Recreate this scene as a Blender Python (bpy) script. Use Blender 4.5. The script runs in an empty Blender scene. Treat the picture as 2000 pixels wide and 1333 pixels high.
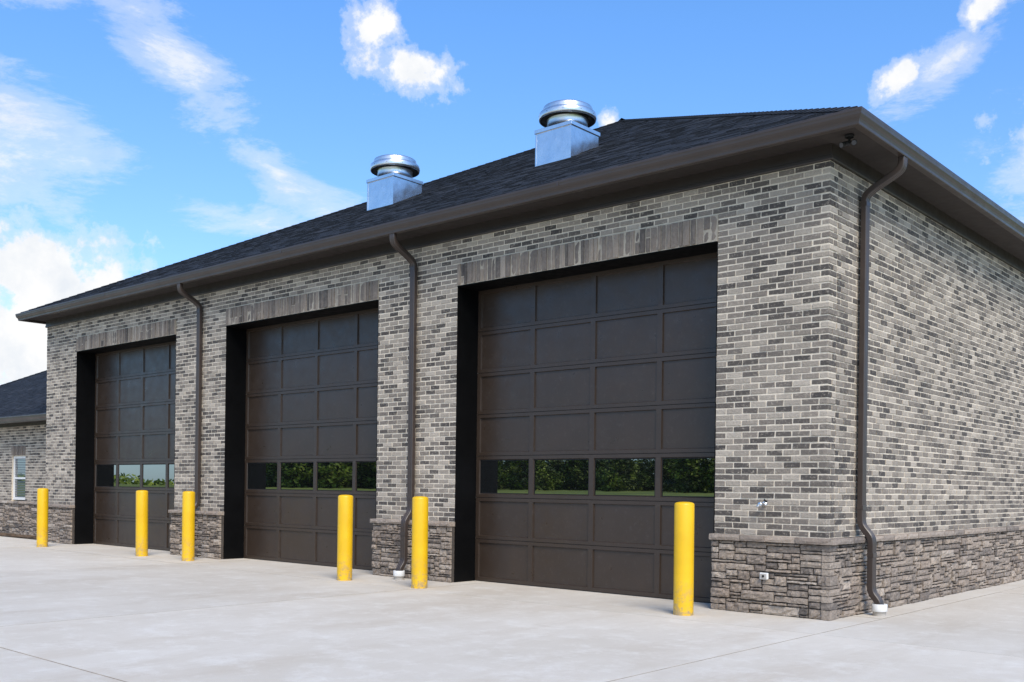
import bpy, math, random
from mathutils import Vector, Matrix
random.seed(7)
R=random.random
U=random.uniform
scene=bpy.context.scene
scene.view_settings.view_transform='Standard'
scene.view_settings.look='None'
scene.view_settings.exposure=0
COL=scene.collection

# ------------------------------------------------------------------ builders
class MB:
    def __init__(s):
        s.v=[];s.f=[];s.m=[];s.t=[];s.s=[]
    def face(s,pts,m=0,t=0.5,sm=False):
        b=len(s.v); s.v.extend([tuple(p) for p in pts]); s.f.append(tuple(range(b,b+len(pts))))
        s.m.append(m);s.t.append(t);s.s.append(sm)
    def idx(s,ids,m=0,t=0.5,sm=False):
        s.f.append(tuple(ids));s.m.append(m);s.t.append(t);s.s.append(sm)
    def box(s,x0,x1,y0,y1,z0,z1,m=0,t=0.5):
        b=len(s.v)
        s.v.extend([(x0,y0,z0),(x1,y0,z0),(x1,y1,z0),(x0,y1,z0),(x0,y0,z1),(x1,y0,z1),(x1,y1,z1),(x0,y1,z1)])
        for q in ((0,3,2,1),(4,5,6,7),(0,1,5,4),(1,2,6,5),(2,3,7,6),(3,0,4,7)):
            s.idx([b+i for i in q],m,t)
    def cbox(s,x0,x1,y0,y1,z0,z1,c=0.004,m=0,t=0.5):
        X=(x0,x1);Y=(y0,y1);Z=(z0,z1)
        ids={}
        for i in (0,1):
            for j in (0,1):
                for k in (0,1):
                    sx=1-2*i;sy=1-2*j;sz=1-2*k
                    for a in range(3):
                        p=[X[i]+(c*sx if a!=0 else 0),Y[j]+(c*sy if a!=1 else 0),Z[k]+(c*sz if a!=2 else 0)]
                        ids[(i,j,k,a)]=len(s.v); s.v.append(tuple(p))
        def F(l): s.idx([ids[q] for q in l],m,t)
        for i in (0,1):
            l=[(i,0,0,0),(i,1,0,0),(i,1,1,0),(i,0,1,0)]; F(l if i else l[::-1])
            l=[(0,i,0,1),(1,i,0,1),(1,i,1,1),(0,i,1,1)]; F(l[::-1] if i else l)
            l=[(0,0,i,2),(1,0,i,2),(1,1,i,2),(0,1,i,2)]; F(l if i else l[::-1])
        for j in (0,1):
            for k in (0,1):
                F([(0,j,k,1),(1,j,k,1),(1,j,k,2),(0,j,k,2)])
                F([(j,0,k,0),(j,1,k,0),(j,1,k,2),(j,0,k,2)])
                F([(j,k,0,0),(j,k,1,0),(j,k,1,1),(j,k,0,1)])
        for i in (0,1):
            for j in (0,1):
                for k in (0,1): F([(i,j,k,0),(i,j,k,1),(i,j,k,2)])
    def lathe(s,cx,cy,prof,n=32,m=0,t=0.5,sm=True,mats=None):
        b=len(s.v)
        for r,z in prof:
            for i in range(n):
                a=2*math.pi*i/n
                s.v.append((cx+r*math.cos(a),cy+r*math.sin(a),z))
        for k in range(len(prof)-1):
            for i in range(n):
                j=(i+1)%n
                s.idx([b+k*n+i,b+k*n+j,b+(k+1)*n+j,b+(k+1)*n+i],mats[k] if mats else m,t,sm)
        s.idx([b+(len(prof)-1)*n+i for i in range(n)],m,t,sm)
    def tube(s,p0,p1,r0,r1,n=8,m=0,t=.5):
        p0=Vector(p0);p1=Vector(p1);d=(p1-p0).normalized()
        a=d.orthogonal().normalized();c=d.cross(a)
        b=len(s.v)
        for p,r in ((p0,r0),(p1,r1)):
            for i in range(n):
                q=p+a*r*math.cos(2*math.pi*i/n)+c*r*math.sin(2*math.pi*i/n); s.v.append(tuple(q))
        for i in range(n):
            j=(i+1)%n; s.idx([b+i,b+j,b+n+j,b+n+i],m,t,True)
        s.idx([b+i for i in range(n)][::-1],m,t); s.idx([b+n+i for i in range(n)],m,t)
    def loop(s,rect,prof,m=0,t=.5):
        x0,x1,y0,y1=rect
        cs=[(x0,y0,-1,-1),(x1,y0,1,-1),(x1,y1,1,1),(x0,y1,-1,1)]
        b=len(s.v);n=len(prof)
        for (x,y,sx,sy) in cs:
            for o,z in prof: s.v.append((x+o*sx,y+o*sy,z))
        for c in range(4):
            d=(c+1)%4
            for i in range(n):
                j=(i+1)%n
                s.idx([b+c*n+i,b+d*n+i,b+d*n+j,b+c*n+j],m,t)
    def done(s,name,mats,parent=None,origin=(0,0,0)):
        me=bpy.data.meshes.new(name)
        o=origin
        me.from_pydata([(v[0]-o[0],v[1]-o[1],v[2]-o[2]) for v in s.v],[],s.f)
        for mt in mats: me.materials.append(mt)
        me.polygons.foreach_set('material_index',s.m)
        me.polygons.foreach_set('use_smooth',s.s)
        at=me.attributes.new('tint','FLOAT','FACE'); at.data.foreach_set('value',s.t)
        me.update()
        ob=bpy.data.objects.new(name,me); COL.objects.link(ob)
        place(ob,parent,o)
        return ob
WO={}
def place(ob,parent,o):
    WO[ob.name]=Vector(o)
    if parent is not None:
        ob.parent=parent; ob.location=Vector(o)-WO[parent.name]
    else: ob.location=o
def empty(name,o,label=None,cat=None,parent=None,group=None):
    e=bpy.data.objects.new(name,None); COL.objects.link(e); e.empty_display_size=.3
    place(e,parent,o)
    if label:e['label']=label
    if cat:e['category']=cat
    if group:e['group']=group
    return e

# ------------------------------------------------------------------ materials
def newmat(name):
    m=bpy.data.materials.new(name); m.use_nodes=True
    nt=m.node_tree; b=nt.nodes['Principled BSDF']
    return m,nt,b
def node(nt,typ,ins=None,**props):
    n=nt.nodes.new(typ)
    for k,v in props.items(): setattr(n,k,v)
    if ins:
        for k,v in ins.items():
            if hasattr(v,'is_linked') or isinstance(v,bpy.types.NodeSocket): nt.links.new(v,n.inputs[k])
            else: n.inputs[k].default_value=v
    return n
def ramp(nt,fac,stops,interp='LINEAR'):
    n=nt.nodes.new('ShaderNodeValToRGB'); n.color_ramp.interpolation=interp
    e=n.color_ramp.elements
    while len(e)<len(stops): e.new(0.5)
    for i,(p,c) in enumerate(stops):
        e[i].position=p; e[i].color=(c[0],c[1],c[2],1) if not isinstance(c,(int,float)) else (c,c,c,1)
    nt.links.new(fac,n.inputs[0]); return n.outputs[0]
def noise(nt,scale,detail=4,rough=.55,vec=None,dist=0):
    n=node(nt,'ShaderNodeTexNoise',{'Scale':scale,'Detail':detail,'Roughness':rough,'Distortion':dist})
    if vec is None:
        tc=nt.nodes.new('ShaderNodeTexCoord'); vec=tc.outputs['Object']
    nt.links.new(vec,n.inputs['Vector']); return n.outputs['Fac']
def mix(nt,fac,a,b,blend='MIX'):
    n=nt.nodes.new('ShaderNodeMix'); n.data_type='RGBA'; n.blend_type=blend
    for s,v in ((n.inputs[0],fac),(n.inputs[6],a),(n.inputs[7],b)):
        if isinstance(v,bpy.types.NodeSocket): nt.links.new(v,s)
        elif isinstance(v,(int,float)): s.default_value=v
        else: s.default_value=(v[0],v[1],v[2],1)
    return n.outputs[2]
def bump(nt,b,h,strength=.5,dist=.01):
    n=node(nt,'ShaderNodeBump',{'Strength':strength,'Distance':dist,'Height':h}); nt.links.new(n.outputs[0],b.inputs['Normal'])
def tint(nt):
    n=nt.nodes.new('ShaderNodeAttribute'); n.attribute_name='tint'; return n.outputs['Fac']
def mth(nt,op,a,b=None,c=None,clamp=False):
    n=nt.nodes.new('ShaderNodeMath'); n.operation=op; n.use_clamp=clamp
    for i,v in enumerate((a,b,c)):
        if v is None: continue
        if isinstance(v,bpy.types.NodeSocket): nt.links.new(v,n.inputs[i])
        else: n.inputs[i].default_value=v
    return n.outputs[0]

def brick_mat():
    m,nt,b=newmat('brick')
    c=ramp(nt,tint(nt),[(0,(.062,.053,.047)),(.16,(.102,.086,.073)),(.34,(.175,.147,.121)),(.62,(.262,.220,.178)),(.85,(.350,.298,.240)),(1,(.45,.385,.31))])
    n1=noise(nt,22,7,.78); c=mix(nt,ramp(nt,n1,[(.53,0),(.67,.68)]),c,(.55,.47,.37))
    n2=noise(nt,42,6,.78); c=mix(nt,ramp(nt,n2,[(.31,.72),(.45,0)]),c,(.066,.056,.048))
    n3=noise(nt,.9,3,.5); c=mix(nt,1.0,c,ramp(nt,n3,[(.3,.92),(.7,1.1)]),'MULTIPLY')
    nt.links.new(c,b.inputs['Base Color']); b.inputs['Roughness'].default_value=.9
    bump(nt,b,mth(nt,'ADD',noise(nt,90,5,.7),mth(nt,'MULTIPLY',noise(nt,30,3,.6),1.5)),.9,.007)
    return m
def mortar_mat():
    m,nt,b=newmat('mortar')
    c=ramp(nt,noise(nt,30,5,.7),[(.3,(.60,.515,.40)),(.7,(.79,.69,.55))])
    n3=noise(nt,.9,3,.5); c=mix(nt,1.0,c,ramp(nt,n3,[(.3,.92),(.7,1.06)]),'MULTIPLY')
    nt.links.new(c,b.inputs['Base Color']); b.inputs['Roughness'].default_value=.95
    bump(nt,b,noise(nt,150,4,.7),.6,.004); return m
def stone_mat(name,k=1.0,mott=1.0,warm=.3):
    m,nt,b=newmat(name)
    c=ramp(nt,tint(nt),[(0,(.105*k,.089*k,.078*k)),(.25,(.19*k,.156*k,.130*k)),(.5,(.275*k,.223*k,.18*k)),(.8,(.355*k,.285*k,.223*k)),(1,(.45*k,.38*k,.31*k))])
    c=mix(nt,ramp(nt,noise(nt,14,6,.7),[(.45,0),(.72,.6*mott)]),c,(.48*k,.405*k,.33*k))
    c=mix(nt,ramp(nt,noise(nt,34,6,.75),[(.30,.8*mott),(.48,0)]),c,(.085,.071,.060))
    if warm: c=mix(nt,ramp(nt,noise(nt,2.3,3,.5),[(.5,0),(.7,warm)]),c,(.29*k,.21*k,.155*k))
    nt.links.new(c,b.inputs['Base Color']); b.inputs['Roughness'].default_value=.9
    bump(nt,b,mth(nt,'ADD',noise(nt,60,5,.7),mth(nt,'MULTIPLY',noise(nt,16,4,.6),2)),min(1,1.1*mott+.15),.014)
    return m
def paint_mat(name,col,rough=.4,var=.15,bumpy=0.0,scale=3,dust=0.0,spec=.5):
    m,nt,b=newmat(name)
    lo=[x*(1-var) for x in col]; hi=[min(1,x*(1+var)) for x in col]
    c=ramp(nt,noise(nt,scale,5,.6),[(.3,lo),(.7,hi)])
    if dust:
        c=mix(nt,ramp(nt,noise(nt,scale*9,5,.75),[(.55,0),(.8,dust)]),c,(.30,.27,.24))
    nt.links.new(c,b.inputs['Base Color'])
    r=ramp(nt,noise(nt,scale*2.3,5,.6),[(.3,max(0,rough-.08)),(.7,rough+.1)])
    nt.links.new(r,b.inputs['Roughness'])
    b.inputs['Specular IOR Level'].default_value=spec
    if bumpy: bump(nt,b,noise(nt,2.5,3,.5),bumpy,.01)
    return m
def concrete_mat():
    m,nt,b=newmat('concrete')
    tc=nt.nodes.new('ShaderNodeTexCoord'); V=tc.outputs['Object']
    mp=node(nt,'ShaderNodeMapping',{'Vector':V}); mp.inputs['Scale'].default_value=(1,.22,1); mp.inputs['Rotation'].default_value=(0,0,.5)
    c=ramp(nt,noise(nt,.35,6,.62,V),[(.3,(.56,.497,.405)),(.5,(.62,.56,.47)),(.72,(.69,.635,.545))])
    c=mix(nt,ramp(nt,noise(nt,1.1,9,.75,mp.outputs[0],.4),[(.47,0),(.70,.6)]),c,(.49,.41,.31))
    c=mix(nt,ramp(nt,noise(nt,2.4,8,.78,V),[(.49,0),(.68,.6)]),c,(.75,.71,.635))
    c=mix(nt,ramp(nt,noise(nt,9,6,.8,V),[(.60,0),(.76,.40)]),c,(.36,.305,.235))
    c=mix(nt,ramp(nt,noise(nt,22,5,.8,V),[(.69,0),(.78,.75)]),c,(.20,.17,.135))
    c=mix(nt,ramp(nt,noise(nt,120,3,.8,V),[(.25,.35),(.5,0)]),c,(.34,.305,.26))
    c=mix(nt,1.0,c,ramp(nt,tint(nt),[(0,.94),(1,1.03)]),'MULTIPLY')
    nt.links.new(c,b.inputs['Base Color']); b.inputs['Roughness'].default_value=.85
    mp2=node(nt,'ShaderNodeMapping',{'Vector':V}); mp2.inputs['Scale'].default_value=(2,60,1)
    bump(nt,b,mth(nt,'ADD',noise(nt,3,3,.6,mp2.outputs[0]),noise(nt,60,5,.7,V)),.5,.006)
    return m
def shingle_mat():
    m,nt,b=newmat('shingle')
    c=ramp(nt,tint(nt),[(0,(.009,.011,.015)),(.5,(.016,.019,.025)),(.85,(.025,.028,.036)),(1,(.040,.043,.050))])
    c=mix(nt,ramp(nt,noise(nt,70,4,.8),[(.5,0),(.8,.5)]),c,(.07,.076,.088))
    nt.links.new(c,b.inputs['Base Color']); b.inputs['Roughness'].default_value=.93
    b.inputs['Specular IOR Level'].default_value=.25
    bump(nt,b,noise(nt,160,4,.8),.6,.006); return m
def galv_mat(name='galvanised_steel',r0=.16,r1=.28):
    m,nt,b=newmat(name)
    c=ramp(nt,noise(nt,9,4,.6),[(.3,(.66,.69,.72)),(.7,(.78,.80,.82))])
    nt.links.new(c,b.inputs['Base Color']); b.inputs['Metallic'].default_value=.95
    nt.links.new(ramp(nt,noise(nt,4,5,.7),[(.3,r0),(.7,r1)]),b.inputs['Roughness'])
    bump(nt,b,noise(nt,2.4,2,.4),.35,.03); return m
def glass_mat():
    m=bpy.data.materials.new('window_glass'); m.use_nodes=True; nt=m.node_tree; nt.nodes.clear()
    out=nt.nodes.new('ShaderNodeOutputMaterial')
    d=node(nt,'ShaderNodeBsdfDiffuse',{'Color':(.006,.007,.007,1)})
    g=node(nt,'ShaderNodeBsdfGlossy',{'Color':(.95,.97,1.0,1),'Roughness':.006})
    bp=node(nt,'ShaderNodeBump',{'Strength':.08,'Distance':.003,'Height':noise(nt,2.2,2,.4)}); nt.links.new(bp.outputs[0],g.inputs['Normal'])
    f=node(nt,'ShaderNodeFresnel',{'IOR':2.1}); fac=mth(nt,'ADD',mth(nt,'MULTIPLY',f.outputs[0],1.1),.22,clamp=True)
    mx=nt.nodes.new('ShaderNodeMixShader'); nt.links.new(fac,mx.inputs[0]); nt.links.new(d.outputs[0],mx.inputs[1]); nt.links.new(g.outputs[0],mx.inputs[2])
    nt.links.new(mx.outputs[0],out.inputs[0]); return m
def yellow_mat():
    m,nt,b=newmat('yellow_paint')
    tc=nt.nodes.new('ShaderNodeTexCoord'); V=tc.outputs['Object']
    oi=nt.nodes.new('ShaderNodeObjectInfo')
    va=node(nt,'ShaderNodeVectorMath',{0:V,1:oi.outputs['Location']},operation='ADD').outputs[0]
    c=ramp(nt,noise(nt,4,5,.6,va),[(.3,(.72,.42,.004)),(.7,(.82,.49,.006))])
    sp=nt.nodes.new('ShaderNodeSeparateXYZ'); nt.links.new(V,sp.inputs[0])
    low=ramp(nt,sp.outputs[2],[(.0,1.0),(.12,.6),(.45,.0)])
    ch=mth(nt,'MULTIPLY',low,ramp(nt,noise(nt,14,6,.75,va),[(.47,0),(.58,1.0)]))
    c=mix(nt,ch,c,(.36,.26,.14))
    c=mix(nt,ramp(nt,noise(nt,34,4,.7,va),[(.70,0),(.75,.6)]),c,(.40,.28,.08))
    nt.links.new(c,b.inputs['Base Color']); b.inputs['Roughness'].default_value=.42
    bump(nt,b,noise(nt,25,4,.6,va),.2,.004); return m
def leaf_mat(name,a,bb):
    m,nt,b=newmat(name)
    c=ramp(nt,tint(nt),[(0,a),(1,bb)])
    nt.links.new(c,b.inputs['Base Color']); b.inputs['Roughness'].default_value=.7
    return m
def ground_mat():
    m,nt,b=newmat('grass')
    c=ramp(nt,noise(nt,.08,6,.7),[(.3,(.09,.14,.016)),(.7,(.26,.29,.032))])
    c=mix(nt,ramp(nt,noise(nt,14,5,.8),[(.5,0),(.8,.5)]),c,(.16,.14,.06))
    nt.links.new(c,b.inputs['Base Color']); b.inputs['Roughness'].default_value=.95
    bump(nt,b,noise(nt,40,4,.8),.8,.03); return m

M_brick=brick_mat(); M_mort=mortar_mat(); M_stone=stone_mat('ledge_stone',1.0,1.0,.3); M_sold=stone_mat('lintel_stone',.84,.5,0)
M_lmort=paint_mat('lintel_mortar',(.42,.36,.28),.95,.15,scale=30)
M_cap=stone_mat('sill_stone',1.12,.6,.3)
M_trim=paint_mat('bronze_trim',(.028,.021,.017),.45,.08)
M_gut=paint_mat('bronze_gutter',(.048,.035,.029),.36,.1,scale=2)
M_soff=paint_mat('soffit',(.030,.023,.019),.7,.08)
M_door=paint_mat('door_paint',(.040,.027,.019),.34,.10,.10,2.0,dust=.10)
M_black=paint_mat('black_jamb',(.0022,.0022,.0025),.6,.3,spec=.12)
M_rub=paint_mat('rubber',(.012,.012,.012),.8)
M_conc=concrete_mat(); M_sh=shingle_mat(); M_galv=galv_mat(); M_galv2=galv_mat('spun_aluminium',.24,.36); M_glass=glass_mat(); M_yel=yellow_mat()
M_white=paint_mat('white_plastic',(.76,.75,.72),.45,.06,scale=20)
M_grey=paint_mat('grey_box',(.42,.39,.35),.5,.15,scale=20)
M_blind=paint_mat('blind_slat',(.10,.12,.14),.5,.15,scale=20)
M_dark=paint_mat('joint_dark',(.30,.25,.19),.95,.3,scale=5)
M_gap=paint_mat('stone_gap',(.07,.057,.047),.95,.3,scale=5)
M_grass=ground_mat()
M_bark=paint_mat('bark',(.07,.05,.035),.9,.3,scale=6)
M_leaf=leaf_mat('leaves',(.016,.035,.004),(.25,.31,.022))
M_leaf2=leaf_mat('far_leaves',(.10,.15,.016),(.34,.40,.04))
M_mulch=paint_mat('mulch',(.14,.09,.05),.95,.4,scale=18)
M_lens=paint_mat('lamp_lens',(.05,.05,.055),.25)

# ------------------------------------------------------------------ masonry
class Frame:
    def __init__(s,o,T,N): s.o=Vector(o);s.T=Vector(T);s.N=Vector(N)
    def p(s,a,d,z):
        q=s.o+s.T*a+s.N*d; return (q.x,q.y,z)
def brick_block(mb,fr,a0,a1,z0,z1,t,back=-.014,m=0,j=.0036):
    b=len(mb.v); pr=U(-.002,.003)
    tl=U(-.002,.002)
    for (d,ins,jj) in ((back,0,0),(-.003+pr,.0003,j),(0+pr,.0040,j)):
        for (a,z,sa,sz) in ((a0,z0,1,1),(a1,z0,-1,1),(a1,z1,-1,-1),(a0,z1,1,-1)):
            mb.v.append(fr.p(a+sa*ins+U(-jj,jj),d+(tl*sa if jj else 0),z+sz*ins+U(-jj,jj)))
    for k in (0,1):
        for i in range(4):
            n=(i+1)%4
            mb.idx([b+4*k+i,b+4*k+n,b+4*k+4+n,b+4*k+4+i],m,t)
    mb.idx([b+8,b+9,b+10,b+11],m,t)
NR=59
RH=4.15/NR; BL=.209; JT=.0150; BF=BL-JT
def brick_tint():
    r=R()
    if r<.22: return U(0,.18)
    if r<.42: return U(.2,.45)
    if r<.86: return U(.45,.85)
    return U(.85,1)
def brick_field(mb,fr,A0,A1,zb,rows,voids,corner_end=None,phase=0):
    for k in range(rows):
        z0=zb+k*RH; z1=z0+RH; zc=(z0+z1)/2
        s0,s1=A0,A1
        if corner_end:
            c=corner_end(k)
            s0+=c[0]; s1-=c[1]
        segs=[(s0,s1)]
        for (va,vb,vz0,vz1) in voids:
            if vz0<zc<vz1:
                ns=[]
                for (p,q) in segs:
                    if vb<=p or va>=q: ns.append((p,q))
                    else:
                        if va>p: ns.append((p,va))
                        if vb<q: ns.append((vb,q))
                segs=ns
        off=(k%2)*BL/2+phase
        for (p,q) in segs:
            i=math.floor((p-off)/BL)
            a=off+i*BL
            edges=[p]
            while a<q:
                if a>p+.045 and a<q-.045: edges.append(a+U(-.005,.005))
                a+=BL
            edges.append(q)
            zz=U(-.0015,.0015)
            for e in range(len(edges)-1):
                l=JT/2 if e>0 else 0; r=JT/2 if e<len(edges)-2 else 0
                brick_block(mb,fr,edges[e]+l,edges[e+1]-r,z0+JT/2+zz,z1-JT/2+zz,brick_tint())
def rough_block(mb,fr,a0,a1,z0,z1,back,out,t,amp=.009,cell=.05,m=0,edge=.014,ins=.006):
    nx=max(2,min(8,int((a1-a0)/cell)+1)); nz=max(2,min(6,int((z1-z0)/cell)+1))
    b=len(mb.v)
    sl=U(-.008,.008); slz=U(-.006,.006)
    for j in range(nz+1):
        for i in range(nx+1):
            fa=i/nx; fz=j/nz
            e=(i in(0,nx)) or (j in (0,nz))
            d=out+(-edge*U(.6,1.2) if e else U(-amp,amp))+sl*(fa-.5)+slz*(fz-.5)
            a=a0+(a1-a0)*fa+ (U(-.25,.25)*min(.048,(a1-a0)/nx) if 0<i<nx else (U(0,ins) if i==0 else -U(0,ins)))
            z=z0+(z1-z0)*fz+ (U(-.006,.006) if 0<j<nz else (U(0,ins) if j==0 else -U(0,ins)))
            mb.v.append(fr.p(a,d,z))
    W=nx+1
    for j in range(nz):
        for i in range(nx):
            mb.idx([b+j*W+i,b+j*W+i+1,b+(j+1)*W+i+1,b+(j+1)*W+i],m,t)
    ring=[j for j in range(W)]+[j*W+nx for j in range(1,nz+1)]+[nz*W+i for i in range(nx-1,-1,-1)]+[j*W for j in range(nz-1,0,-1)]
    c=len(mb.v)
    for r in ring:
        i=r%W;j=r//W
        mb.v.append(fr.p(a0+(a1-a0)*i/nx,back,z0+(z1-z0)*j/nz))
    n=len(ring)
    for k in range(n):
        q=(k+1)%n
        mb.idx([b+ring[k],c+k,c+q,b+ring[q]],m,t)
def stone_field(mb,fr,A0,A1,z0,z1,out=.085,occupied=None,seed_end=None):
    ch=.037;nz=max(1,round((z1-z0)/ch));ch=(z1-z0)/nz
    cw=.050;nx=max(2,round((A1-A0)/cw));cw=(A1-A0)/nx
    g=[[False]*nx for _ in range(nz)]
    if occupied:
        for (r0,r1,w) in occupied:
            for j in range(r0,r1):
                for i in range(min(nx,max(0,round(w/cw)))): g[j][i]=True
    for j in range(nz):
        for i in range(nx):
            if g[j][i]: continue
            run=0
            while i+run<nx and not g[j][i+run]: run+=1
            w=random.choice((2,3,3,4,5,6,7,8,9))
            if run-w<2: w=run if run<=8 else run//2
            w=min(w,run)
            h=random.choice((1,1,2,2,3,3)) if w<6 else random.choice((1,1,2,2,3))
            if w<3: h=min(h,2)
            while h>1 and (j+h>nz or any(g[j+y][i+x] for y in range(h) for x in range(w))): h-=1
            for y in range(h):
                for x in range(w): g[j+y][i+x]=True
            a0=A0+i*cw+.0035;a1=A0+(i+w)*cw-.0035; zz0=z0+j*ch+.003; zz1=z0+(j+h)*ch-.003
            t=max(0,min(1,random.gauss(.58,.26))); o=out+U(-.018,.014)
            if seed_end is not None and i+w==nx:
                seed_end.append((j,j+h,zz0,zz1,t,o)); a1=A1-.006
            rough_block(mb,fr,a0,a1,zz0,zz1,-.01,o,t,amp=.013,cell=.035,edge=.010,ins=.009)

ZL=.82; ZB=.89; ZT=ZB+NR*RH
LO=49; LT=54
ZO=4.36; ZLT=ZB+LT*RH-.006
XW=-19.28; D=22.0; DY=.44
DOORS=[(-5.72,-1.39),(-11.77,-7.47),(-17.78,-13.53)]
bld=empty('fire_station_building',(0,0,0),'grey brick building with three brown overhead doors','building')
FF=Frame((0,0,0),(1,0,0),(0,-1,0)); FR=Frame((0,0,0),(0,1,0),(1,0,0))
wall=MB()
piers=[]
edges=[-.008]
for a,b in DOORS: edges+= [b,a]
edges.append(XW)
for i in range(0,len(edges),2): piers.append((edges[i+1],edges[i]))
MD=.0055
for (a,b) in piers: wall.box(a,b,MD,DY+.06,0,ZT,1)
for (a,b) in DOORS: wall.box(a,b,MD,DY+.06,ZO,ZT,1)
wall.box(-.5,-MD,DY+.06,D-.3,0,ZT,1)
wall.box(XW,XW+.4,DY+.06,D-.3,0,ZT,1)
wall.box(XW,-MD,D-.3,D,0,ZT,1)
voids=[(a,b,0,ZB+LT*RH) for a,b in DOORS]
HW=.096
cor=lambda k:(0,BF+JT if k%2==0 else HW+JT)
brick_field(wall,FF,XW,0,ZB,NR,voids,cor,phase=0)
corR=lambda k:(HW+JT if k%2==0 else BF+JT,0)
brick_field(wall,FR,0,D,ZB,NR,[],corR,phase=.0)
for k in range(NR):
    z0=ZB+k*RH+JT/2;z1=ZB+(k+1)*RH-JT/2
    L,W=(BF,HW) if k%2==0 else (HW,BF)
    j=.003
    t=brick_tint(); e=U(-.003,.005)
    wall.cbox(-L+U(-j,j),e,-e,W+U(-j,j),z0+U(-j,j),z1+U(-j,j),.005,0,t)
wall.done('wall',[M_brick,M_mort],bld,(0,0,0))
def soldier(l,fr,a,b,z0,z1):
    x=a+.004
    while x<b-.004:
        w=random.choice((.062,.070,.075,.080,.09,.105))
        if b-x-w<.05: w=b-.004-x
        cuts=[z0+.004,z1-.004]
        if R()<.15: cuts=[z0+.004,z0+(z1-z0)*U(.35,.65),z1-.004]
        for q in range(len(cuts)-1):
            rough_block(l,fr,x+.005,x+w-.005,cuts[q]+.003+U(0,.008),cuts[q+1]-.003-U(0,.008),-.02,.024+U(-.010,.010),max(0,min(1,random.gauss(.46,.27))),.004,.06,edge=.008,ins=.004)
        x+=w
for (a,b) in DOORS:
    l=MB(); soldier(l,FF,a,b,ZO,ZLT)
    l.box(a+.001,b-.001,-.010,.004,ZO+.002,ZLT-.004,1)
    l.done('lintel',[M_sold,M_lmort],bld,((a+b)/2,0,ZO))
# stone wainscot
st=MB(); cor_st=[]
for i,(a,b) in enumerate(piers):
    if i==0: stone_field(st,FF,a,.085,0,ZL,seed_end=cor_st); st.box(a,.05,-.045,.0,0,ZL-.002,1)
    else: stone_field(st,FF,a,b,0,ZL); st.box(a+.001,b-.001,-.045,.0,0,ZL-.002,1)
occ=[]
for (r0,r1,z0,z1,t,o) in cor_st:
    w=random.choice((.0,.06,.12,.17,.22))
    occ.append((r0,r1,w))
    rough_block(st,FR,-.082,w-.003 if w>0 else -.004,z0,z1,-.01,.085+U(-.003,.006),t,amp=.004,edge=.006,ins=.002)
stone_field(st,FR,0,D,0,ZL,occupied=occ)
st.box(.0,.045,-.04,D,0,ZL-.002,1)
st.done('stone_base',[M_stone,M_gap],bld,(0,0,0))
def ledge(mb,fr,a0,a1,out=.125):
    x=a0
    while x<a1-.001:
        w=U(.28,.5)
        if a1-x-w<.2: w=a1-x
        rough_block(mb,fr,x+.002,x+w-.002,ZL+.003,ZB+.001+U(-.004,.002),-.01,out+U(-.006,.006),max(0,min(1,random.gauss(.6,.2))),.004,.09,edge=.010,ins=.003)
        x+=w
for i,(a,b) in enumerate(piers):
    lg=MB()
    if i==0:
        ledge(lg,FF,a-.012,.122); ledge(lg,FR,-.003,D)
        rough_block(lg,FR,-.120,-.006,ZL+.004,ZB-.001,-.01,.127,.55,.003,.06,edge=.004,ins=.002)
    else: ledge(lg,FF,a-.012,b+.012)
    lg.done('stone_ledge',[M_cap],bld,((a+b)/2,0,ZL))

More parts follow.
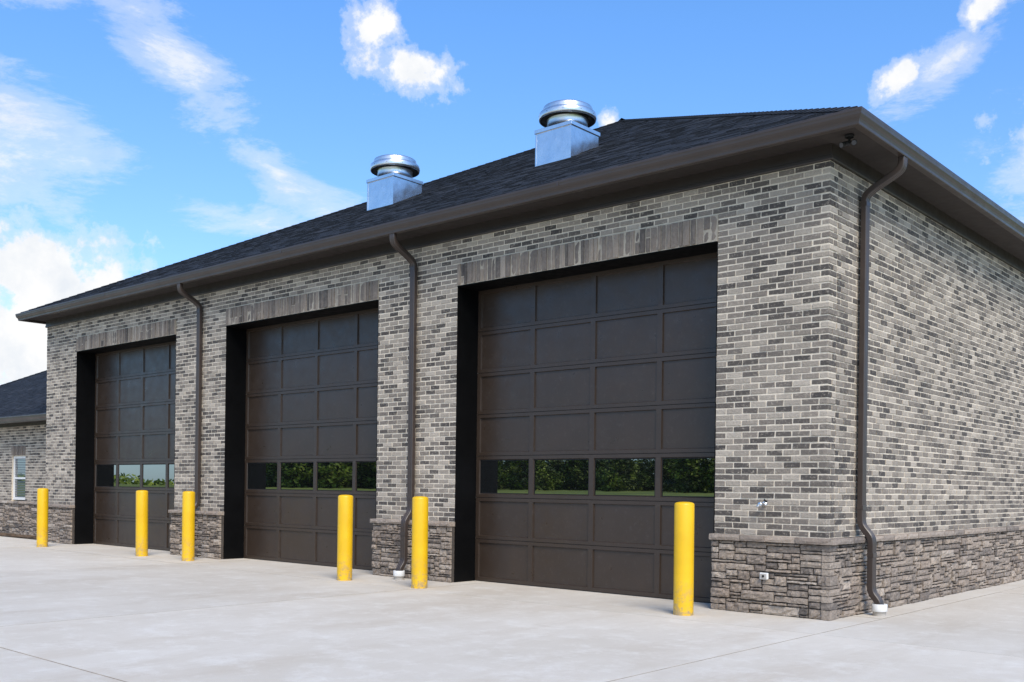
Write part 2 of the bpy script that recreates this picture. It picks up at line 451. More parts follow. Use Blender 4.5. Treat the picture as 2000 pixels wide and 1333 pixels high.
# ------------------------------------------------------------------ doors
for (a,b) in DOORS:
    frm=MB()
    frm.box(a-.0,a+.012,.002,DY,0.0,ZO-.0005)
    frm.box(b-.012,b,.002,DY,0.0,ZO-.0005)
    frm.box(a+.0125,b-.0125,.002,DY,ZO-.012,ZO+.0005)
    frm.box(a+.0125,b-.0125,-.012,.0015,ZO-.006,ZO+.0015)
    frm.done('door_frame',[M_black],bld,((a+b)/2,0,0))
SH=(ZO-.02)/7
for di,(a,b) in enumerate(DOORS):
    a+=.013;b-=.013
    dp=empty('garage_door',((a+b)/2,DY,0),parent=bld)
    d=MB(); cw=(b-a)/4; g=.004
    glass=[]
    for r in range(7):
        z0=.012+r*SH+ (g if r else 0); z1=.012+(r+1)*SH-g
        win=(r==2)
        for c in range(4):
            x0=a+c*cw;x1=x0+cw
            sx=.040; 
            zi0=z0+.048;zi1=z1-.048
            xi0=x0+(sx if c else .06);xi1=x1-(sx if c<3 else .06)
            y0=DY;y1=DY+(.022 if not win else .018)
            ch=.008
            O=[(x0,y0,z0),(x1,y0,z0),(x1,y0,z1),(x0,y0,z1)]
            I=[(xi0,y0,zi0),(xi1,y0,zi0),(xi1,y0,zi1),(xi0,y0,zi1)]
            J=[(xi0+ch,y1,zi0+ch),(xi1-ch,y1,zi0+ch),(xi1-ch,y1,zi1-ch),(xi0+ch,y1,zi1-ch)]
            bb=len(d.v); d.v.extend(O+I+J)
            for q in range(4):
                n=(q+1)%4
                d.idx([bb+q,bb+n,bb+4+n,bb+4+q]); d.idx([bb+4+q,bb+4+n,bb+8+n,bb+8+q])
            if not win:
                nn=6
                base=len(d.v)
                for jj in range(nn+1):
                    for ii in range(nn+1):
                        u=ii/nn;v=jj/nn
                        bul=.0025*math.sin(math.pi*u)*math.sin(math.pi*v)*U(.6,1.2)
                        d.v.append((J[0][0]+(J[1][0]-J[0][0])*u,y1-bul,J[0][2]+(J[3][2]-J[0][2])*v))
                for jj in range(nn):
                    for ii in range(nn):
                        k=base+jj*(nn+1)+ii
                        d.idx([k,k+1,k+nn+2,k+nn+1],0,.5,True)
            else:
                G=[(xi0+ch+.012,y1-.004,zi0+ch+.012),(xi1-ch-.012,y1-.004,zi0+ch+.012),(xi1-ch-.012,y1-.004,zi1-ch-.012),(xi0+ch+.012,y1-.004,zi1-ch-.012)]
                gb=len(d.v); d.v.extend([(p[0],y1-.002,p[2]) for p in J]+G)
                for q in range(4):
                    n=(q+1)%4; d.idx([gb+q,gb+n,gb+4+n,gb+4+q],1)
                glass.append((xi0+ch+.004,xi1-ch-.004,zi0+ch+.004,zi1-ch-.004,y1))
        d.face([(a,DY,z1),(b,DY,z1),(b,DY+.02,z1+.001),(a,DY+.02,z1+.001)])
        d.face([(a,DY,z0),(b,DY,z0),(b,DY+.02,z0-.001),(a,DY+.02,z0-.001)])
        if r: d.face([(a,DY+.012,z0-g*2),(b,DY+.012,z0-g*2),(b,DY+.012,z0),(a,DY+.012,z0)],1)
    d.box(a,b,DY+.003,DY+.03,.0,.012,1)
    d.box(a,b,DY+.05,DY+.06,0,ZO,1)
    d.box(a,b,DY-.004,DY+.02,.012+7*SH+.001,ZO-.0125,1)
    d.done('door_panel',[M_door,M_rub],dp,((a+b)/2,DY,0))
    for (x0,x1,z0,z1,y) in glass:
        p=MB(); p.box(x0,x1,y+.001,y+.012,z0,z1)
        tl=U(-.0010,.0010); tv=U(-.0003,.0003)
        p.v=[(v[0],v[1]+tl*(v[0]-x0)/(x1-x0)+tv*(v[2]-z0)/.5,v[2]) for v in p.v]
        p.done('window_pane',[M_glass],dp,((x0+x1)/2,y,z0))

# ------------------------------------------------------------------ eaves
RECT=(XW,0,0,D)
OV=.05
XE=XW+.24
RECTE=(XE,-OV,OV,D-OV)
ZS=5.215
t=MB()
t.loop(RECT,[(-.05,ZT+.001),(.028,ZT+.001),(.034,ZT+.012),(.034,ZT+.045),(.026,ZT+.05),(.026,ZS-.001),(-.05,ZS-.001)])
t.done('frieze_board',[M_trim],bld,(0,0,ZT))
t=MB(); t.loop(RECTE,[(-.1,ZS),(.478,ZS),(.478,ZS+.01),(-.1,ZS+.01)])
t.done('soffit',[M_soff],bld,(0,0,ZS))
t=MB(); t.loop(RECTE,[(.478,ZS-.025),(.50,ZS-.025),(.50,5.335),(.478,5.335)]); t.done('fascia',[M_trim],bld,(0,0,ZS))
t=MB(); 
gp=[(.502,5.325),(.502,5.175),(.506,5.168),(.575,5.168),(.580,5.175),(.583,5.20),(.592,5.222),(.608,5.24),(.620,5.262),(.623,5.285),(.627,5.30),(.627,5.325),(.614,5.329),(.610,5.320),(.605,5.28),(.57,5.19),(.512,5.18),(.512,5.325)]
t.loop(RECTE,gp)
for xs in (-3.4,-9.3,-15.4):
    t.box(xs,xs+.03,-.6285+OV,-.622+OV,5.262,5.327)
t.done('gutter',[M_gut],bld,(0,0,5.17))

# ------------------------------------------------------------------ roof
def shingle_face(mb,A,T,I,L,z0,dmax,hl=True,hr=True,slope=.5,step=.125):
    A=Vector(A);T=Vector(T);I=Vector(I)
    d=0;k=0
    while d<dmax-.01:
        d1=min(d+step,dmax)
        s0=d if hl else 0; s1=L-d if hr else L
        e0=d1 if hl else 0; e1=L-d1 if hr else L
        a=s0-(U(0,.2))
        while a<s1:
            w=U(.11,.30); q=min(a+w,s1); p=max(a,s0)
            if q-p>.01:
                th=random.choice((.004,.005,.010,.013)); 
                tt=max(0,min(1,random.gauss(.45,.25)))
                pu=min(max(p,e0),e1) if (hl or hr) else p; qu=min(max(q,e0),e1)
                P0=A+T*p+I*d;P1=A+T*q+I*d;P2=A+T*qu+I*(d1);P3=A+T*pu+I*(d1)
                zA=z0+slope*d; zB=z0+slope*d1
                ex=U(-.006,.006)
                P0=P0-I*ex;P1=P1-I*ex
                b=len(mb.v)
                mb.v.extend([(P0.x,P0.y,zA-.003-slope*ex),(P1.x,P1.y,zA-.003-slope*ex),(P0.x,P0.y,zA+th-slope*ex),(P1.x,P1.y,zA+th-slope*ex),(P2.x,P2.y,zB+.001),(P3.x,P3.y,zB+.001)])
                mb.idx([b,b+1,b+3,b+2],0,tt*.4); mb.idx([b+2,b+3,b+4,b+5],0,tt)
            a+=w
        d=d1
def hip_cap(mb,C,sx,sy,z0,dmax,slope=.5):
    d=0;st=.13;w=.13
    while d<dmax-st:
        H=lambda q,l:(C[0]+sx*q,C[1]+sy*q,z0+slope*q+l)
        d1=d+st+.01
        tt=U(.1,.8)
        mb.face([H(d,.036),H(d1,.026),(C[0]+sx*d1+sx*w,C[1]+sy*d1,z0+slope*d1+.010),(C[0]+sx*d+sx*w,C[1]+sy*d,z0+slope*d+.020)],0,tt)
        mb.face([H(d,.036),H(d1,.026),(C[0]+sx*d1,C[1]+sy*d1+sy*w,z0+slope*d1+.010),(C[0]+sx*d,C[1]+sy*d+sy*w,z0+slope*d+.020)],0,tt)
        mb.face([H(d,.036),(C[0]+sx*d+sx*w,C[1]+sy*d,z0+slope*d+.020),(C[0]+sx*d+sx*w,C[1]+sy*d,z0+slope*d+.0),H(d,.0)],0,.05)
        mb.face([H(d,.036),(C[0]+sx*d,C[1]+sy*d+sy*w,z0+slope*d+.020),(C[0]+sx*d,C[1]+sy*d+sy*w,z0+slope*d+.0),H(d,.0)],0,.05)
        d+=st
E=.545; Z0=5.335
ex0,ex1,ey0,ey1=XE-E,E-OV,-E+OV,D+E-OV
LX=ex1-ex0; LY=ey1-ey0; DM=LX/2
rf=MB()
shingle_face(rf,(ex0,ey0,0),(1,0,0),(0,1,0),LX,Z0,DM)
shingle_face(rf,(ex1,ey0,0),(0,1,0),(-1,0,0),LY,Z0,DM)
shingle_face(rf,(ex0,ey0,0),(0,1,0),(1,0,0),LY,Z0,DM)
zr=Z0+.5*DM
rf.face([(ex0,ey1,Z0),(ex1,ey1,Z0),((ex0+ex1)/2,ey1-DM,zr)],0,.4)
u=-.006; xm=(ex0+ex1)/2
rf.face([(ex0,ey0,Z0+u),(ex1,ey0,Z0+u),(xm,ey0+DM,zr+u)],0,.1)
rf.face([(ex1,ey0,Z0+u),(ex1,ey1,Z0+u),(xm,ey1-DM,zr+u),(xm,ey0+DM,zr+u)],0,.1)
rf.face([(ex0,ey0,Z0+u),(ex0,ey1,Z0+u),(xm,ey1-DM,zr+u),(xm,ey0+DM,zr+u)],0,.1)
hip_cap(rf,(ex0,ey0),1,1,Z0,DM); hip_cap(rf,(ex1,ey0),-1,1,Z0,DM)
y=ey0+DM-.1
while y<ey1-DM:
    rf.face([(xm,y,zr+.04),(xm,y+.14,zr+.03),(xm+.14,y+.14,zr-.045),(xm+.14,y,zr-.035)],0,U(.1,.8))
    rf.face([(xm,y,zr+.04),(xm,y+.14,zr+.03),(xm-.14,y+.14,zr-.045),(xm-.14,y,zr-.035)],0,U(.1,.8)); y+=.13
rf.loop(RECTE,[(.50,5.318),(.548,5.318),(.552,5.334),(.50,5.334)],1)
roof=rf.done('roof',[M_sh,M_trim],bld,(xm,ey0+DM,Z0))

def ventilator(cx,cy,rot=0):
    v=MB(); h=.39; zt=7.63
    v.cbox(cx-h,cx+h,cy-h,cy+h,6.4,zt-.05,.003,0)
    v.cbox(cx-h-.022,cx+h+.022,cy-h-.022,cy+h+.022,zt-.055,zt+.012,.004,0)
    v.box(cx-h-.006,cx-h+.02,cy-h-.006,cy-h+.0,6.4,zt-.056,0); v.box(cx+h-.02,cx+h+.006,cy-h-.006,cy-h+.0,6.4,zt-.056,0)
    zb=zt+.012
    prof=[(.37,0),(.37,.02),(.355,.03),(.355,.10),(.355,.17),(.365,.185),(.365,.205)]
    v.lathe(cx,cy,[(r,zb+z) for r,z in prof],40,2)
    v.lathe(cx,cy,[(.360,zb+.20),(.43,zb+.185),(.485,zb+.18)],48,1)
    v.lathe(cx,cy,[(.480,zb+.176),(.497,zb+.180),(.504,zb+.21),(.504,zb+.26),(.497,zb+.288),(.478,zb+.303),(.45,zb+.308),(.440,zb+.312),(.438,zb+.33),(.438,zb+.372),(.430,zb+.395),(.405,zb+.410),(.35,zb+.420),(.2,zb+.432),(.02,zb+.438)],48,2)
    for i in range(10):
        a=i*math.pi/5+.2
        x=cx+.501*math.cos(a);y=cy+.501*math.sin(a)
        v.tube((x,y,zb+.235),(x+.008*math.cos(a),y+.008*math.sin(a),zb+.235),.007,.006,6,1)
    o=v.done('roof_ventilator',[M_galv,M_rub,M_galv2],roof,(cx,cy,7.0))
    return o
ventilator(-6.28,3.25); ventilator(-10.76,3.25)

# ------------------------------------------------------------------ downspouts
def chaikin(p,n=2):
    for _ in range(n):
        q=[p[0]]
        for i in range(len(p)-1):
            a,b=p[i],p[i+1]
            q.append((a[0]*.75+b[0]*.25,a[1]*.75+b[1]*.25)); q.append((a[0]*.25+b[0]*.75,a[1]*.25+b[1]*.75))
        q.append(p[-1]); p=q
    return p
def downspout(fr,a):
    path=[(.485,5.18),(.485,5.08),(.45,5.02),(.12,4.86),(.062,4.79),(.062,4.70)]
    top=chaikin(path,2)
    mid=[(.062,4.0),(.062,3.0),(.062,2.0)]
    low=chaikin([(.062,1.20),(.062,1.07),(.085,1.0),(.175,.90),(.19,.84),(.19,.74)],2)
    low2=chaikin([(.19,.40),(.19,.30),(.21,.24),(.27,.17),(.285,.13),(.285,.08)],2)
    P=top+mid+low+low2
    sec=[(-.052,-.026),(-.044,-.036),(.044,-.036),(.052,-.026),(.052,.026),(.044,.036),(.030,.036),(.026,.030),(.014,.030),(.010,.036),(-.010,.036),(-.014,.030),(-.026,.030),(-.030,.036),(-.044,.036),(-.052,.026)]
    mb=MB(); n=len(sec)
    for i,(d,z) in enumerate(P):
        p=P[max(0,i-1)];q=P[min(len(P)-1,i+1)]
        dx=q[0]-p[0];dz=q[1]-p[1];l=math.hypot(dx,dz);dx/=l;dz/=l
        nx,nz=-dz,dx
        for (s,e) in sec: mb.v.append(fr.p(a+s,d+nx*e,z+nz*e))
    for i in range(len(P)-1):
        for j in range(n):
            k=(j+1)%n; mb.idx([i*n+j,i*n+k,(i+1)*n+k,(i+1)*n+j],0)
    def band(d,z,h=.03,e=.006):
        c0=fr.p(a-.052-e,d-.036,z);c1=fr.p(a+.052+e,d+.036+e,z+h)
        mb.cbox(min(c0[0],c1[0]),max(c0[0],c1[0]),min(c0[1],c1[1]),max(c0[1],c1[1]),z,z+h,.002)
    band(.062,4.69,.05,.003); band(.062,1.2,.05,.003); band(.19,.66,.05,.003)
    o=fr.p(a,.06,0)
    ds=mb.done('downspout',[M_gut],bld,o)
    c=MB(); q=fr.p(a,.285,0)
    c.lathe(q[0],q[1],[(.072,0),(.072,.045),(.083,.05),(.086,.055),(.086,.13),(.082,.135),(.076,.135),(.072,.12)],28,0,mats=[1,1,0,0,0,0,0])
    c.done('pipe_collar',[M_white,M_grey],ds,(q[0],q[1],0))
downspout(FF,-6.60); downspout(FF,-12.58); downspout(FR,.80)

h=MB()
h.lathe(0,0,[(.03,0),(.03,.006),(.0125,.008),(.0125,.06),(.018,.062),(.018,.085),(.026,.088),(.026,.125),(.02,.13)],16,0)
h.v=[(v[0]-.74,-v[2]-.0,v[1]+1.25) for v in h.v]
h.tube((-.74,-.075,1.25),(-.70,-.075,1.285),.010,.010,8,0); h.tube((-.70,-.075,1.285),(-.69,-.07,1.30),.024,.024,10,1)
h.tube((-.74,-.11,1.25),(-.775,-.125,1.215),.016,.018,10,0)
h.done('hose_tap',[M_galv2,M_rub],bld,(-.74,0,1.25))
h=MB(); h.cbox(-.735,-.635,-.118,-.085,.40,.475,.006,1); h.cbox(-.722,-.648,-.125,-.119,.412,.463,.003,0); h.tube((-.685,-.12,.438),(-.685,-.133,.438),.014,.014,8,2)
h.done('outlet_box',[M_grey,M_white,M_rub],bld,(-.68,-.1,.44))
h=MB(); cx,cy=.27,-.15
h.lathe(cx,cy,[(.045,ZS-.03),(.05,ZS-.02),(.05,ZS-.001)],16,0)
h.tube((cx,cy,ZS-.03),(cx,cy,ZS-.075),.014,.014)
h.tube((cx,cy,ZS-.07),(cx-.05,cy-.02,ZS-.085),.010,.010); h.tube((cx,cy,ZS-.07),(cx+.05,cy+.02,ZS-.085),.010,.010)
h.tube((cx-.045,cy+.03,ZS-.07),(cx-.065,cy-.05,ZS-.11),.022,.030,14); h.tube((cx-.0652,cy-.0505,ZS-.1103),(cx-.066,cy-.053,ZS-.1113),.025,.025,14,1)
h.tube((cx+.045,cy+.03,ZS-.07),(cx+.07,cy-.045,ZS-.11),.022,.030,14); h.tube((cx+.0702,cy-.0455,ZS-.1103),(cx+.071,cy-.048,ZS-.1113),.025,.025,14,1)
h.tube((cx,cy-.01,ZS-.075),(cx,cy-.03,ZS-.115),.022,.018,12)
h.done('flood_light',[M_rub,M_lens],bld,(cx,cy,ZS))

# ------------------------------------------------------------------ wing
WX0=-32.5;WY=.8;WD=8.4
wing=empty('low_wing_building',(-26,WY,0),'low brick wing with dark hip roof and white window','building')
FW=Frame((0,WY,0),(1,0,0),(0,-1,0))
w=MB(); ROWS=28; WT=ZB+ROWS*RH
WA,WB=-23.14,-22.28; WZ1=ZB+17*RH; WLT=ZB+21*RH
for (p,q) in ((WX0,WA),(WB,XW-.01)): w.box(p,q,WY+MD,WY+.3,0,WT,1)
w.box(WA,WB,WY+MD,WY+.3,0,ZB,1); w.box(WA,WB,WY+MD,WY+.3,WZ1,WT,1)
w.box(WX0,WX0+.3,WY+.3,WY+WD-.3,0,WT,1); w.box(WX0,XW-.01,WY+WD-.3,WY+WD,0,WT,1)
brick_field(w,FW,WX0,XW-.01,ZB,ROWS,[(WA,WB,0,WLT)],None)
w.done('wall',[M_brick,M_mort],wing,(-26,WY,0))
w=MB(); stone_field(w,FW,WX0,XW-.02,0,ZL); w.box(WX0,XW-.03,WY-.045,WY,0,ZL-.002,1)
w.done('stone_base',[M_stone,M_gap],wing,(-26,WY,0))
w=MB(); ledge(w,FW,WX0,XW-.02); w.done('stone_ledge',[M_cap],wing,(-26,WY,ZL))
l=MB(); soldier(l,FW,WA,WB,WZ1,WLT)
l.done('lintel',[M_sold],wing,((WA+WB)/2,WY,WZ1))
wd=MB()
yw=WY+.05
for (p,q,r,s) in ((WA,WA+.07,ZB+.03,WZ1),(WB-.07,WB,ZB+.03,WZ1),(WA+.07,WB-.07,ZB+.03,ZB+.10),(WA+.07,WB-.07,WZ1-.07,WZ1),(WA+.07,WB-.07,1.47,1.52)):
    wd.cbox(p,q,yw,yw+.05,r,s,.003,0)
z=ZB+.11
while z<WZ1-.09:
    wd.box(WA+.075,WB-.075,yw+.018,yw+.022,z,z+.022,1); z+=.045
wo=wd.done('window',[M_white,M_blind],wing,((WA+WB)/2,yw,ZB))
p=MB(); p.box(WA+.071,WB-.071,yw+.030,yw+.035,ZB+.101,1.469); p.box(WA+.071,WB-.071,yw+.030,yw+.035,1.521,WZ1-.071)
p.done('window_pane',[M_glass],wo,((WA+WB)/2,yw,ZB))
t=MB()
x1=XW-.012
def front_prof(mb,prof,xa,xb,m=0):
    b=len(mb.v);n=len(prof)
    for xx in (xa,xb):
        for o,z in prof: mb.v.append((xx,WY-o,z))
    for i in range(n):
        j=(i+1)%n; mb.idx([b+i,b+n+i,b+n+j,b+j],m)
    mb.idx([b+i for i in range(n)],m);mb.idx([b+n+i for i in range(n)][::-1],m)
front_prof(t,[(-.05,WT+.001),(.03,WT+.001),(.03,2.95),(-.05,2.95)],WX0,x1)
front_prof(t,[(-.05,2.951),(.478,2.951),(.478,2.96),(-.05,2.96)],WX0-.48,x1)
front_prof(t,[(.479,2.93),(.5,2.93),(.5,3.05),(.479,3.05)],WX0-.5,x1)
t.done('eave_trim',[M_trim],wing,(-26,WY,WT))
t=MB(); dz=2.90-5.17
front_prof(t,[(o,z+dz+.0) for o,z in gp],WX0-.6,x1); t.done('gutter',[M_gut],wing,(-26,WY,2.9))
t=MB(); WE=.545; wz=3.065; wL=x1-(WX0-WE); wdm=(WD+2*WE)/2
shingle_face(t,(WX0-WE,WY-WE,0),(1,0,0),(0,1,0),wL,wz,wdm,True,False)
A=(WX0-WE,WY-WE,wz-.006);B=(x1,WY-WE,wz-.006);C=(x1,WY-WE+wdm,wz+.5*wdm-.006);Dd=(WX0-WE+wdm,WY-WE+wdm,wz+.5*wdm-.006)
t.face([A,B,C,Dd],0,.1); t.face([A,(A[0],WY+WD+WE,A[2]),Dd],0,.3); t.face([(A[0],WY+WD+WE,A[2]),(x1,WY+WD+WE,A[2]),C,Dd],0,.3)
hip_cap(t,(WX0-WE,WY-WE),1,1,wz,wdm)
t.done('roof',[M_sh],wing,(-26,WY+4,wz))

# ------------------------------------------------------------------ bollards
BP=[(-1.32,-.78),(-5.47,-.93),(-7.03,-.98),(-11.85,-.68),(-13.44,-.72),(-17.29,-.93)]
bm=None
for i,(x,y) in enumerate(BP):
    if bm is None:
        b=MB(); r=.112
        prof=[(r+.001,0),(r,.01),(r,.4),(r,.8),(r,1.235),(r-.003,1.247),(r-.012,1.256),(r-.03,1.263),(r-.06,1.268),(.01,1.27)]
        b.lathe(0,0,prof,40,0)
        o=b.done('bollard',[M_yel],None,(0,0,0)); bm=o
    else:
        o=bm.copy(); COL.objects.link(o)
    o.location=(x,y,0); o.rotation_euler=(U(-.006,.006),U(-.006,.006),U(0,6))
    o['label']='yellow painted steel pipe bollard in concrete before brick garage'; o['category']='bollard'; o['group']='yellow bollards guarding the garage doors'

# ------------------------------------------------------------------ ground
def gz(x,y):
    r=math.hypot(x+8,y); an=math.degrees(math.atan2(y,x+8))
    if an>0: an-=360
    w=0
    if -180<an<-60: w=min(1,(an+180)/14,(-60-an)/20)
    h=1.15
    s=min(1,max(0,(r-45)/95)); s=s*s*(3-2*s)
    return -.03+w*h*s
g=MB()
radii=[0,20,45,55,65,75,85,95,105,115,125,135,145,170,220,300,500,1200]
NA=180
for r in radii:
    for i in range(NA):
        a=2*math.pi*i/NA; x=-8+r*math.cos(a);y=r*math.sin(a); g.v.append((x,y,gz(x,y)))
for k in range(len(radii)-1):
    for i in range(NA):
        j=(i+1)%NA
        if k==0: g.idx([i,NA+i,NA+j],0,.5,True)
        else: g.idx([k*NA+i,(k+1)*NA+i,(k+1)*NA+j,k*NA+j],0,.5,True)
o=g.done('ground',[M_grass]); o['kind']='structure'; o['label']='grass field around the concrete apron'; o['category']='grass'
xs=[-40.9,-35,-29.1,-23.2,-17.25,-11.33,-5.4,.42,6.3,12.2]; ys=[-31,-25,-19,-13,-7.05,-1.15,.0]
g=MB()
def slab(x0,x1,y0,y1):
    q=.003; t=R(); z=U(-.0012,.0012)
    b=len(g.v)
    for (d,ins) in ((-.02,0),(-.004,0),(0,.004)):
        for (x,y,sx,sy) in ((x0+q,y0+q,1,1),(x1-q,y0+q,-1,1),(x1-q,y1-q,-1,-1),(x0+q,y1-q,1,-1)):
            g.v.append((x+sx*ins,y+sy*ins,d+(z if ins else 0)))
    for k in (0,1):
        for i in range(4):
            n=(i+1)%4; g.idx([b+4*k+i,b+4*k+n,b+4*k+4+n,b+4*k+4+i],1,t)
    g.idx([b+8,b+9,b+10,b+11],0,t)
for i in range(len(xs)-1):
    for j in range(len(ys)-1):
        if ys[j]==-1.15 and xs[i+1]<=.5:
            y1=DY+.1 if xs[i+1]>-19 else .1
            slab(xs[i],xs[i+1] if xs[i+1]<.4 else .42,ys[j],y1)
        elif ys[j]==-1.15: slab(xs[i],xs[i+1],-1.15,4.8)
        else: slab(xs[i],xs[i+1],ys[j],ys[j+1])
slab(.02,.42,DY+.1,4.8)
for y in (4.8,10.7,16.6,22.5):
    slab(.02,.42,y,y+5.9)
    for i in (7,8): slab(xs[i],xs[i+1],y,y+5.9)
g.face([(-41,-31.1,-.009),(12.3,-31.1,-.009),(12.3,28.3,-.009),(-41,28.3,-.009)],1)
o=g.done('pavement',[M_conc,M_dark]); o['kind']='structure'; o['label']='pale stained concrete apron with control joints'; o['category']='concrete pavement'
g=MB()
for i in range(60):
    for j in range(5):
        x0=-33+i*13.6/60; y0=.12+j*.12
        g.face([(x0,y0,.012+U(0,.02)),(x0+13.6/60,y0,.012+U(0,.02)),(x0+13.6/60,y0+.12,.012+U(0,.02)),(x0,y0+.12,.012+U(0,.02))],0,R())
o=g.done('mulch_ground',[M_mulch]); o['kind']='structure'; o['label']='brown mulch strip along the low wing wall'; o['category']='ground'

# ------------------------------------------------------------------ trees across the field (seen in the door glass)
def card(mb,c,s,t):
    n=Vector((random.gauss(0,1),random.gauss(0,1),random.gauss(0,1)+.6)).normalized(); a=n.orthogonal().normalized(); b=n.cross(a)
    an=U(0,6.28); a,b=a*math.cos(an)+b*math.sin(an),b*math.cos(an)-a*math.sin(an)
    c=Vector(c); mb.face([c-a*s,c-b*s*.6,c+a*s,c+b*s*.6],0,t)
tr=MB()
tr.tube((0,0,-.1),(.1,.05,1.6),.24,.18,10); tr.tube((.1,.05,1.6),(0,.1,4.2),.18,.08,8)
for i in range(9):
    a=i*.75;z=1.3+i*.33
    tr.tube((.08,.05,z),(1.9*math.cos(a),1.9*math.sin(a),z+1.3),.08,.02,6)
cr=MB()
for i in range(80):
    a=U(0,6.28);zz=U(-1,1);rr=math.sqrt(max(0,1-zz*zz*.8))*U(.4,1)*U(.8,1.25)
    c=(2.6*rr*math.cos(a),2.6*rr*math.sin(a),3.2+3.0*zz*U(.75,1.2)); cs=U(.35,.85); bt=U(.0,.9)
    for k in range(42):
        q=[c[j]+random.gauss(0,cs*.5) for j in range(3)]
        if q[2]<.05: continue
        card(cr,q,U(.15,.28),max(0,min(1,bt+U(-.25,.25))))
tro=tr.done('trunk',[M_bark]); cro=cr.done('crown',[M_leaf])
first=True
for row,(dist0,n) in enumerate(((138,48),(160,48))):
    for i in range(n):
        f=i/(n-1)
        ang=math.radians(-110-f*37+U(-.6,.6))
        dist=dist0+U(-14,10)
        x=-8+dist*math.cos(ang);y=dist*math.sin(ang)
        s=random.choice((U(.5,.65),U(.65,.85),U(.75,.95))) if f<.72 else U(.95,1.25)
        e=empty('tree',(x,y,gz(x,y)-.05),'leafy green broadleaf tree at the edge of a field','tree',group='trees along the field edge')
        for src in (tro,cro):
            if first: c=src
            else:
                c=src.copy(); COL.objects.link(c)
            c.parent=e; c.location=(0,0,0)
        first=False
        e.scale=(s*1.4,s*1.4,s); e.rotation_euler=(0,0,U(0,6.28))
wd=MB()
for i in range(9000):
    ad=U(-205,-60); ang=math.radians(ad); dist=U(205,240)
    x=-8+dist*math.cos(ang);y=dist*math.sin(ang); z0=gz(x,y)
    hgt=1.5+.4*math.sin(ang*53)+.3*math.sin(ang*131)+U(-.4,.5)
    if ad>-146: hgt+=2.4
    card(wd,(x,y,z0+U(0,max(.4,hgt))),U(.45,.8),R())
o=wd.done('far_wood',[M_leaf2]); o['kind']='stuff'; o['label']='low distant band of green woodland across the field'; o['category']='wood'

# ------------------------------------------------------------------ world
th=math.radians(41.5)
fwd=Vector((-math.sin(th),math.cos(th),0)); rgt=Vector((math.cos(th),math.sin(th),0)); up=Vector((0,0,1))
SUN_EL=math.radians(46)
sun_dir=Vector((.82,-.57,0)).normalized()
sv=(sun_dir*math.cos(SUN_EL)+up*math.sin(SUN_EL)).normalized()
W=bpy.data.worlds.new('World'); scene.world=W; W.use_nodes=True
nt=W.node_tree; nt.nodes.clear()
out=nt.nodes.new('ShaderNodeOutputWorld'); bg=nt.nodes.new('ShaderNodeBackground'); bg.inputs[1].default_value=.15
nt.links.new(bg.outputs[0],out.inputs[0])
sky=nt.nodes.new('ShaderNodeTexSky'); sky.sky_type='NISHITA'; sky.sun_disc=False
sky.sun_elevation=SUN_EL; sky.sun_rotation=math.atan2(sun_dir.x,sun_dir.y); sky.air_density=1.0; sky.dust_density=.4; sky.ozone_density=2.0
tc=nt.nodes.new('ShaderNodeTexCoord'); Dv=tc.outputs['Generated']
def dot(v):
    n=nt.nodes.new('ShaderNodeVectorMath'); n.operation='DOT_PRODUCT'; nt.links.new(Dv,n.inputs[0]); n.inputs[1].default_value=v; return n.outputs['Value']
def blob(al,el,sa,se,tilt=0,k=1.0):
    al=math.radians(al);el=math.radians(el)
    hd=fwd*math.cos(al)+rgt*math.sin(al)
    er=(rgt*math.cos(al)-fwd*math.sin(al)); eu=up*math.cos(el)-hd*math.sin(el)
    tt=math.radians(tilt); a=er*math.cos(tt)+eu*math.sin(tt); b=eu*math.cos(tt)-er*math.sin(tt)
    sa=math.radians(sa);se=math.radians(se)
    x=dot(a/sa);y=dot(b/se)
    r=mth(nt,'SQRT',mth(nt,'ADD',mth(nt,'MULTIPLY',x,x),mth(nt,'MULTIPLY',y,y)))
    return mth(nt,'MAXIMUM',mth(nt,'SUBTRACT',k,r),-.6)
def mx(l):
    o=l[0]
    for q in l[1:]: o=mth(nt,'MAXIMUM',o,q)
    return o
cum=mx([blob(-7.6,24.4,3.6,3.2,-20,.95),blob(-6.2,22.6,4.6,2.4,-14,.92),blob(-24.2,9.6,5.4,4.6,0,1.25),blob(-27.5,7.0,7,5.5,0,1.2),blob(28.2,16.4,3.4,4.6,40,.95),blob(20.8,21.2,3.4,1.6,25,.78),blob(24.6,23.5,2.6,2.0,40,.75),blob(5.4,19.6,1.2,1.6,0,.95)])
wis=mx([blob(-28,16.8,11,4.4,-8,1.1),blob(-17.5,20.5,10,3.0,-42,.95),blob(-13.5,17.0,9,2.4,-30,.95),blob(-15,14.2,9,1.6,-6,.9),blob(-26,24,6,2.0,10,.9),blob(23,21.5,7,2.0,33,.85),blob(27,16,5,5,40,.8)])
nA=noise(nt,20,12,.62,Dv,.0)
d1=mth(nt,'ADD',mth(nt,'MULTIPLY',mth(nt,'SUBTRACT',nA,.5),4.8),mth(nt,'SUBTRACT',mth(nt,'MULTIPLY',cum,2.3),.72))
d1=ramp(nt,d1,[(0,0),(.4,.33),(.95,1)],'EASE')
mp=node(nt,'ShaderNodeMapping',{'Vector':Dv}); mp.inputs['Scale'].default_value=(1.3,1.3,3.6); mp.inputs['Rotation'].default_value=(.35,.3,0)
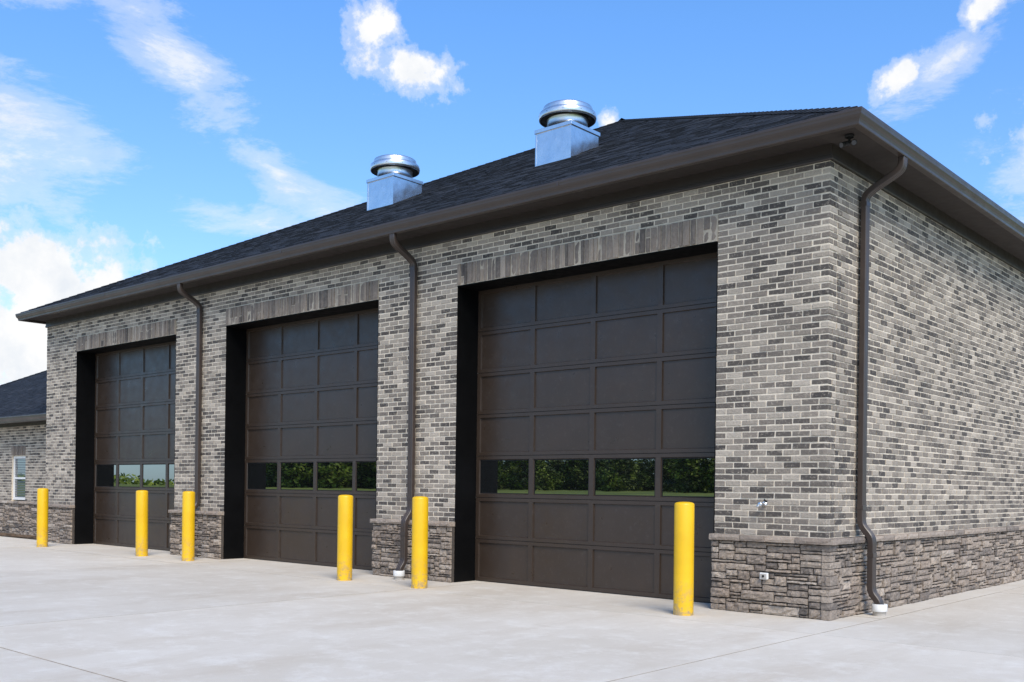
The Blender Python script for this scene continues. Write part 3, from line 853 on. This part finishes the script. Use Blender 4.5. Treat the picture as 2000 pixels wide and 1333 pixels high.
nW=noise(nt,5.5,12,.70,mp.outputs[0],.25)
d2=mth(nt,'ADD',mth(nt,'MULTIPLY',mth(nt,'SUBTRACT',nW,.5),3.0),mth(nt,'SUBTRACT',mth(nt,'MULTIPLY',wis,1.2),.30))
d2=ramp(nt,d2,[(0,0),(.5,.34),(1,.8)],'EASE')
back=mth(nt,'MULTIPLY',mth(nt,'MAXIMUM',mth(nt,'ADD',dot(-fwd),-.1),0,),2.0,clamp=True)
hi=ramp(nt,dot(up),[(.08,0),(.2,1)])
d3=mth(nt,'MULTIPLY',mth(nt,'MULTIPLY',back,hi),ramp(nt,noise(nt,3.0,8,.6,Dv,.2),[(.46,0),(.60,.9)]))
den=mth(nt,'MAXIMUM',mth(nt,'MAXIMUM',d1,d2),d3)
shade=ramp(nt,noise(nt,24,6,.6,Dv),[(.3,(5.6,5.9,6.3)),(.58,(6.8,6.8,6.8))])
el_t=ramp(nt,dot(up),[(0,(.72,1.0,1.42)),(.20,(.94,1.20,1.50)),(.42,(.86,1.32,1.76))])
tnt=mix(nt,1.0,sky.outputs[0],el_t,'MULTIPLY')
cc=mix(nt,den,tnt,shade)
nt.links.new(cc,bg.inputs[0])

sl=bpy.data.lights.new('sun','SUN'); sl.energy=3.8; sl.angle=math.radians(30); sl.color=(1,.92,.81)
so=bpy.data.objects.new('sun',sl); COL.objects.link(so); so.rotation_euler=sv.to_track_quat('Z','Y').to_euler()

# ------------------------------------------------------------------ camera
cam=bpy.data.cameras.new('camera'); co=bpy.data.objects.new('camera',cam); COL.objects.link(co)
cam.sensor_width=36; cam.lens=35.55; cam.shift_x=.0018; cam.shift_y=.1435; cam.clip_end=3000; cam.clip_start=.1
ro=.0126
r2=rgt*math.cos(ro)+up*math.sin(ro); u2=up*math.cos(ro)-rgt*math.sin(ro)
m=Matrix((( r2.x,u2.x,-fwd.x,4.746),(r2.y,u2.y,-fwd.y,-10.604),(r2.z,u2.z,-fwd.z,1.4),(0,0,0,1)))
co.matrix_world=m
scene.camera=co
